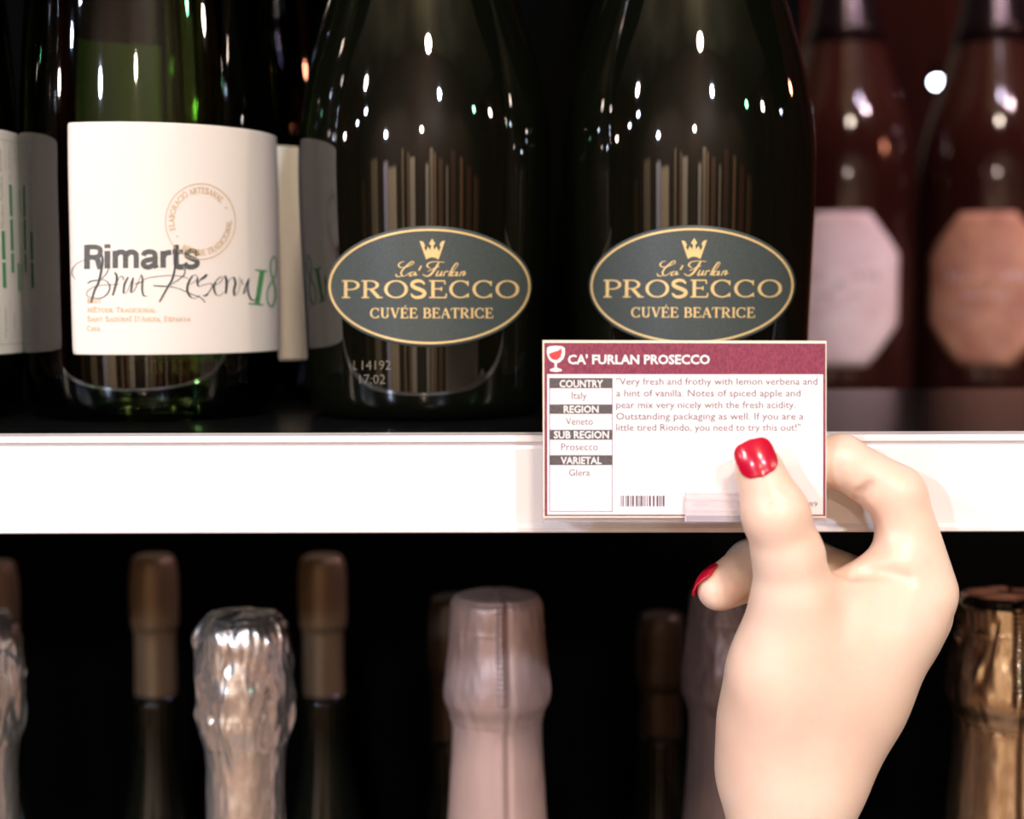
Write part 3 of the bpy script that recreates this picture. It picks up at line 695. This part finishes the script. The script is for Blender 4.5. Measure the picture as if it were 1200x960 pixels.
# ================================================================== PRICE CARD
CY = .393
def Q(cx, cy): return (630 + cx / 3.4286, 390 + cy / 3.4286)
def on_plane(name, art, Y, m, parent):
    return newmesh(name, [P(p[0], p[1], Y) for p in art[0]], art[1], m, parent)
def slab(name, c, Y0, Y1, m, parent=None):
    """c: four px corners seen at depth Y0, extruded straight back to Y1"""
    a = [P(x, y, Y0) for x, y in c]; v = a + [np.array((q[0], q[1] + (Y1 - Y0), q[2])) for q in a]
    return newmesh(name, v, [(3, 2, 1, 0), (4, 5, 6, 7), (0, 1, 5, 4), (1, 2, 6, 5), (2, 3, 7, 6), (3, 0, 4, 7)], m, parent)
card = slab('price_card', [(635.8, 398.7), (968.6, 399.6), (968.2, 606.8), (636.6, 606.8)], CY, CY + .0006, M['sleeve'])
tag(card, 'purple-bordered paper shelf card held between thumb and finger', 'card')
card['label'] = 'white shelf-talker card with wine-red header strip and black rows, pinched by the hand'
e = CY - .00005
art = ([], []); poly(art, [(637.8, 401.8), (967.4, 402.6), (967.4, 604.9), (638.2, 604.9)]); on_plane('red_border', art, e, M['card_red'], card)
art = ([], []); poly(art, [(641.2, 438.6), (964.6, 438.8), (964.6, 603.2), (641.4, 603.2)]); body = on_plane('card_face', art, e - .00004, M['card_white'], card)
tag(body, 'white printed face of the card')
art = ([], []); sans(art, "CA' FURLAN PROSECCO", 665.5, 832, 427, 11.2, .030)
g = [Q(*p) for p in [(38, 60), (50, 54), (74, 52), (100, 55), (110, 62), (110, 85), (104, 105), (90, 118), (78, 122), (78, 140), (96, 147), (98, 154), (74, 158), (50, 154), (50, 147), (68, 140), (68, 122), (52, 115), (42, 100), (37, 80)]]
poly(art, g); on_plane('title_lettering', art, e - .00008, M['white_print'], card)
art = ([], []); poly(art, [Q(*p) for p in [(46, 84), (62, 78), (82, 72), (95, 62), (98, 78), (92, 98), (78, 110), (60, 108), (48, 96)]]); on_plane('wine_glass_icon', art, e - .00012, M['wine_red'], card)
art = ([], [])
for a_, b_ in (((48, 182), (48, 718)), ((300, 182), (300, 718)), ((48, 718), (300, 718))): ribbon(art, [Q(*a_), Q(*b_)], .8)
on_plane('table_lines', art, e - .00007, M['card_line'], card)
art = ([], [])
for y0, y1 in ((182, 223), (288, 326), (390, 430), (492, 532)):
    a_ = Q(48, y0); b_ = Q(301, y1); rect(art, a_[0], a_[1], b_[0], b_[1])
on_plane('heading_bars', art, e - .00010, M['card_grey'], card)
art = ([], [])
for s, x0, x1, y0, y1 in (('COUNTRY', 88, 263, 190, 220), ('REGION', 105, 245, 293, 322), ('SUB REGION', 65, 287, 395, 425), ('VARIETAL', 93, 257, 499, 528)):
    a_ = Q(x0, y0); b_ = Q(x1, y1); sans(art, s, a_[0], b_[0], b_[1], b_[1] - a_[1], .024)
on_plane('heading_lettering', art, e - .00014, M['white_print'], card)
art = ([], [])
for s, x0, x1, y0, y1 in (('Italy', 137, 197, 238, 266), ('Veneto', 113, 222, 342, 370), ('Prosecco', 95, 242, 445, 472), ('Glera', 126, 210, 549, 575), ('ABV 11.5%', 618, 783, 678, 700), ('89', 1090, 1124, 680, 699)):
    a_ = Q(x0, y0); b_ = Q(x1, y1); sans(art, s, a_[0], b_[0], b_[1], b_[1] - a_[1], -.004)
for s, x1, y in (('"Very fresh and frothy with lemon verbena and', 1124, 209), ('a hint of vanilla. Notes of spiced apple and', 1056, 256), ('pear mix very nicely with the fresh acidity.', 1036, 303), ('Outstanding packaging as well. If you are a', 1068, 349), ('little tired Riondo, you need to try this out!"', 1056, 394)):
    a_ = Q(316, y - 27); b_ = Q(x1, y); sans(art, s, a_[0], b_[0], b_[1], b_[1] - a_[1], -.002)
on_plane('small_lettering', art, e - .00009, M['card_text'], card)
art = ([], []); rnd = random.Random(3); x = 335
while x < 512:
    w_ = rnd.choice((3, 3, 4, 7)); a_ = Q(x, 655); b_ = Q(x + w_, 698); rect(art, a_[0], a_[1], b_[0], b_[1]); x += w_ + rnd.choice((3, 4, 6, 8))
on_plane('barcode', art, e - .00009, M['barcode'], card)

# clear plastic holder clipped over the channel's lower lip
hold = slab('card_holder', [(638, 606.0), (968, 606.0), (968, 611.8), (638, 611.8)], .3945, .4148, M['clear_plastic'])
tag(hold, 'clear plastic card holder strip under the card, with a small front clip', 'holder')
tab = slab('clip_tab', [(803, 577.5), (872, 577.5), (872, 611.5), (803, 611.5)], .3905, .3912, M['clear_tab'], hold)
art = ([], [])
for y in (578.2, 585.5, 598.2, 603.5): rect(art, 803, y, 872, y + 1.0)
rect(art, 802.6, 577.5, 804.0, 611)
on_plane('clip_ridge', art, .3904, mat('clip_ridge', (.80, .62, .62), .3), tab)
foot = slab('clip_foot', [(803, 604), (872, 604), (872, 612.5), (803, 612.5)], .3912, .3945, mat('clip_foot', (.40, .33, .55), .2), hold)

# ================================================================== HAND
def surface_nets(D, origin, h):
    nx, ny, nz = D.shape; S = D < 0
    c = (nx - 1, ny - 1, nz - 1)
    acc = np.zeros(c + (3,), np.float32); cnt = np.zeros(c, np.float32)
    cs = [(0, 0, 0), (1, 0, 0), (0, 1, 0), (1, 1, 0), (0, 0, 1), (1, 0, 1), (0, 1, 1), (1, 1, 1)]
    sl = lambda o: tuple(slice(o[a], o[a] + c[a]) for a in range(3))
    for i in range(8):
        for ax in range(3):
            if cs[i][ax]: continue
            j = list(cs[i]); j[ax] = 1; j = tuple(j)
            a, b = D[sl(cs[i])], D[sl(j)]; m = (a < 0) != (b < 0)
            t = np.where(m, a / np.where(m, a - b, 1), 0)
            cnt += m
            for k in range(3):
                acc[..., k] += np.where(m, cs[i][k] + (t if k == ax else 0), 0)
    act = cnt > 0; idx = -np.ones(c, np.int64); idx[act] = np.arange(act.sum())
    g = np.stack(np.nonzero(act), 1).astype(np.float32)
    V = (g + acc[act] / cnt[act][:, None]) * h + np.array(origin, np.float32)
    F = []
    for ax in range(3):
        u, v = (ax + 1) % 3, (ax + 2) % 3
        lo = [slice(None)] * 3; hi = [slice(None)] * 3; lo[ax] = slice(0, -1); hi[ax] = slice(1, None)
        a, b = S[tuple(lo)], S[tuple(hi)]
        m = np.stack(np.nonzero(a != b), 1)
        m = m[(m[:, u] > 0) & (m[:, v] > 0) & (m[:, u] < D.shape[u] - 1) & (m[:, v] < D.shape[v] - 1)]
        flip = a[tuple(m.T)]
        def cell(du, dv):
            q = m.copy(); q[:, u] -= du; q[:, v] -= dv; return idx[tuple(q.T)]
        q = np.stack([cell(1, 1), cell(0, 1), cell(0, 0), cell(1, 0)], 1)
        q[~flip] = q[~flip][:, ::-1]
        F.append(q)
    return V, np.concatenate(F)

# joints: (photo px, photo py, depth Y, radius px); written once to world millimetres
def J(px, py, Y, r): return (P(px, py, Y), r * ppm(Y))
h = .00065
wr_ = J(922, 948, .398, 60); wr2 = J(920, 948, .418, 58); fa = J(902, 1330, .398, 82); fa2 = J(900, 1330, .430, 80)
TM = J(929, 700, .3880, 43); TB = J(924, 652, .3860, 40.5); TI = J(909, 603, .3835, 38.0); TT = J(889.5, 550, .3842, 29.0)
IM = J(1083, 694, .4040, 40); IP = J(1051, 580, .4040, 34); ID = J(985, 540, .4040, 30.5); IT = J(925, 548, .4035, 27)
MM = J(1078, 722, .4190, 40); MP = J(938, 664, .4420, 36); MD = J(885, 667, .4290, 35); MT = J(843, 690, .4120, 27)
RM = J(1062, 755, .4360, 38); RP = J(955, 735, .4680, 34); RD = J(915, 760, .4500, 33); RT = J(910, 790, .4330, 28)
LM = J(1040, 790, .4500, 34); LP = J(965, 790, .4730, 29); LD = J(935, 815, .4560, 27); LT = J(932, 838, .4440, 24)
cones = {
 'palm': (.010, [(wr_, wr2), (wr_, fa), (wr2, fa2), (J(930, 900, .400, 66), J(1060, 730, .4060, 44)), (J(915, 880, .396, 54), J(912, 790, .391, 50)), (J(912, 790, .391, 50), J(932, 705, .389, 42)),
     (J(950, 880, .412, 60), J(1060, 745, .4180, 44)), (J(950, 880, .424, 58), J(1045, 775, .4330, 42)), (J(945, 890, .432, 52), J(1030, 800, .4450, 38)),
     (J(975, 760, .3990, 62), J(1050, 722, .4040, 44)), (J(950, 735, .3930, 46), J(1000, 770, .398, 60)), (J(985, 830, .400, 62), J(950, 900, .400, 64)), (J(935, 775, .3950, 62), J(1010, 742, .4020, 60)), (J(925, 830, .3975, 66), J(985, 800, .4015, 66)), (J(888, 850, .400, 40), J(882, 900, .404, 38))]),
 'thumb': (.003, [(J(930, 735, .390, 44), TM), (TM, TB), (TB, TI), (TI, TT)]),
 'index': (.0022, [(IM, IP), (IP, ID), (ID, IT)]),
 'web': (.004, [(J(1012, 682, .3985, 26), J(1048, 664, .4010, 36)), (J(985, 715, .395, 40), J(1060, 690, .4030, 34))]),
 'middle': (.003, [(MM, MP), (MP, MD), (MD, MT)]),
 'ring': (.003, [(RM, RP), (RP, RD), (RD, RT)]),
 'little': (.003, [(LM, LP), (LP, LD), (LD, LT)]),
}
lo = np.array([P(800, 1060, .36)[0] - .006, .368, P(900, 1230, .40)[2]]); hi = np.array([P(1150, 0, .42)[0], .488, P(900, 490, .40)[2]])
nx_, ny_, nz_ = [int((hi[i] - lo[i]) / h) + 1 for i in range(3)]
gx = (lo[0] + h * np.arange(nx_)).astype(np.float32)[:, None, None]; gy = (lo[1] + h * np.arange(ny_)).astype(np.float32)[None, :, None]; gz = (lo[2] + h * np.arange(nz_)).astype(np.float32)[None, None, :]
def cone(a, b):
    (pa, ra), (pb_, rb) = a, b
    ba = pb_ - pa; L = float(ba @ ba)
    X, Y_, Z = gx - pa[0], gy - pa[1], gz - pa[2]
    t = np.clip((X * ba[0] + Y_ * ba[1] + Z * ba[2]) / L, 0, 1).astype(np.float32)
    return np.sqrt((X - t * ba[0]) ** 2 + (Y_ - t * ba[1]) ** 2 + (Z - t * ba[2]) ** 2) - (ra + (rb - ra) * t)
def smin(a, b, k):
    hh = np.clip(.5 + .5 * (b - a) / k, 0, 1); return b + (a - b) * hh - k * hh * (1 - hh)
def smax(a, b, k): return -smin(-a, -b, k)
parts = {}
for nme, (k, cc) in cones.items():
    d = None
    for a, b in cc:
        e_ = cone(a, b); d = e_ if d is None else smin(d, e_, k)
    parts[nme] = d
D = smin(parts['palm'], parts['web'], .006)
D = smin(D, parts['thumb'], .006)
fing = smin(parts['index'], D, .0045)
D = smin(fing, parts['middle'], .0018); D = smin(D, parts['ring'], .0018); D = smin(D, parts['little'], .0018)
def crease(D, pts, r, k=.0012):
    for a, b in zip(pts[:-1], pts[1:]):
        D = smax(D, -cone((a, r), (b, r)), k)
    return D
# folds: web crease between thumb and index, inner fold of the bent index, fine wrinkles over the thumb joint
def surf(px, py, deep=0.0):
    """point on the hand's skin met by the line through (px, py)"""
    for Y in np.arange(.372, .47, .0003):
        p = P(px, py, Y); g_ = [int(round((p[a] - lo[a]) / h)) for a in range(3)]
        if all(0 <= g_[a] < D.shape[a] for a in range(3)) and D[tuple(g_)] < 0: return P(px, py, Y + deep)
    return P(px, py, .395)
cr_ = [([surf(x, y, -.0002) for x, y in ((983, 669), (998, 672), (1020, 670), (1045, 672), (1062, 678))], .0009, .0030),
       ([surf(x, y, -.0001) for x, y in ((1005, 588), (1011, 580), (1020, 570))], .0009, .0026),
       ([surf(x, y, -.0002) for x, y in ((891, 588), (908, 578), (926, 577))], .00025, .0010), ([surf(x, y, -.0002) for x, y in ((896, 596), (912, 588), (932, 587))], .00025, .0010),
       ([surf(x, y, -.0002) for x, y in ((868, 752), (878, 772), (884, 782))], .0003, .0016)]
for pts_, rd_, kk_ in cr_: D = crease(D, pts_, rd_, kk_)
V_, F_ = surface_nets(D, lo, h)
V_ = V_.astype(np.float64)
# relax the net
for it in range(70):
    acc = np.zeros_like(V_); c_ = np.zeros(len(V_))
    for a, b in ((0, 1), (1, 2), (2, 3), (3, 0)):
        np.add.at(acc, F_[:, a], V_[F_[:, b]]); np.add.at(acc, F_[:, b], V_[F_[:, a]]); np.add.at(c_, F_[:, a], 1); np.add.at(c_, F_[:, b], 1)
    mk = np.ones(len(V_)) if it < 5 else np.clip((P(900, 735, .39)[2] - V_[:, 2]) / .006, 0, 1)
    V_ = V_ + (.5 * mk)[:, None] * (acc / c_[:, None] - V_)
hme = bpy.data.meshes.new('hand'); hme.vertices.add(len(V_)); hme.vertices.foreach_set('co', V_.astype(np.float32).ravel())
hme.loops.add(F_.size); hme.loops.foreach_set('vertex_index', F_.ravel().astype(np.int32)); hme.polygons.add(len(F_))
hme.polygons.foreach_set('loop_start', np.arange(0, F_.size, 4, dtype=np.int32)); hme.update(calc_edges=True); hme.validate()
hme.polygons.foreach_set('use_smooth', [True] * len(hme.polygons)); hme.materials.append(SK)
hand = bpy.data.objects.new('hand', hme); COL.objects.link(hand)
tag(hand, 'pale right hand with red nail varnish, thumb pressed on the price card', 'hand')
print('hand verts', len(V_), 'bbox', V_.min(0), V_.max(0))

def nail(name, tipj, prevj, nrm, s0, s1, half, lift, label, squareness=.55):
    """curved nail plate wrapped over the last phalanx; s along the finger from the fingertip centre (metres)"""
    p, r = tipj; q, rq = prevj
    ax = p - q; L = np.linalg.norm(ax); ax = ax / L
    n_ = np.array(nrm, float); n_ -= ax * (n_ @ ax); n_ /= np.linalg.norm(n_); sd = np.cross(ax, n_)
    vs = []; fs = []; NU, NV = 20, 22
    for j in range(NV + 1):
        v = j / NV; s = s0 + (s1 - s0) * v
        tv = 2 * v - 1
        wf = (1 - abs(tv) ** (3.2 if tv < 0 else 2.9)) ** .42 if abs(tv) < 1 else 0
        rr = r + (rq - r) * max(0, -s) / L
        drop = .00028 * max(0, (s - (-.001)) / .004) ** 2 * 2.2
        for i in range(NU + 1):
            th = half * wf * (2 * i / NU - 1)
            rad = rr + lift
            vs.append(p + ax * s + (n_ * math.cos(th) + sd * math.sin(th)) * rad * 1.0 - n_ * drop)
    for j in range(NV):
        for i in range(NU):
            a = j * (NU + 1) + i; fs.append((a, a + 1, a + NU + 2, a + NU + 1))
    o = newmesh(name, vs, fs, M['nail'], hand, True)
    m = o.modifiers.new('thick', 'SOLIDIFY'); m.thickness = .0005; m.offset = 0
    tag(o, label); return o
nail('thumbnail', TT, TI, (-.10, -1, .12), -.0012, .0082, math.radians(50), .0002, 'glossy crimson thumbnail')
nail('fingernail', MT, MD, (-.25, .8, .62), -.0025, .0070, math.radians(50), .0002, 'crimson fingernail seen edge-on')
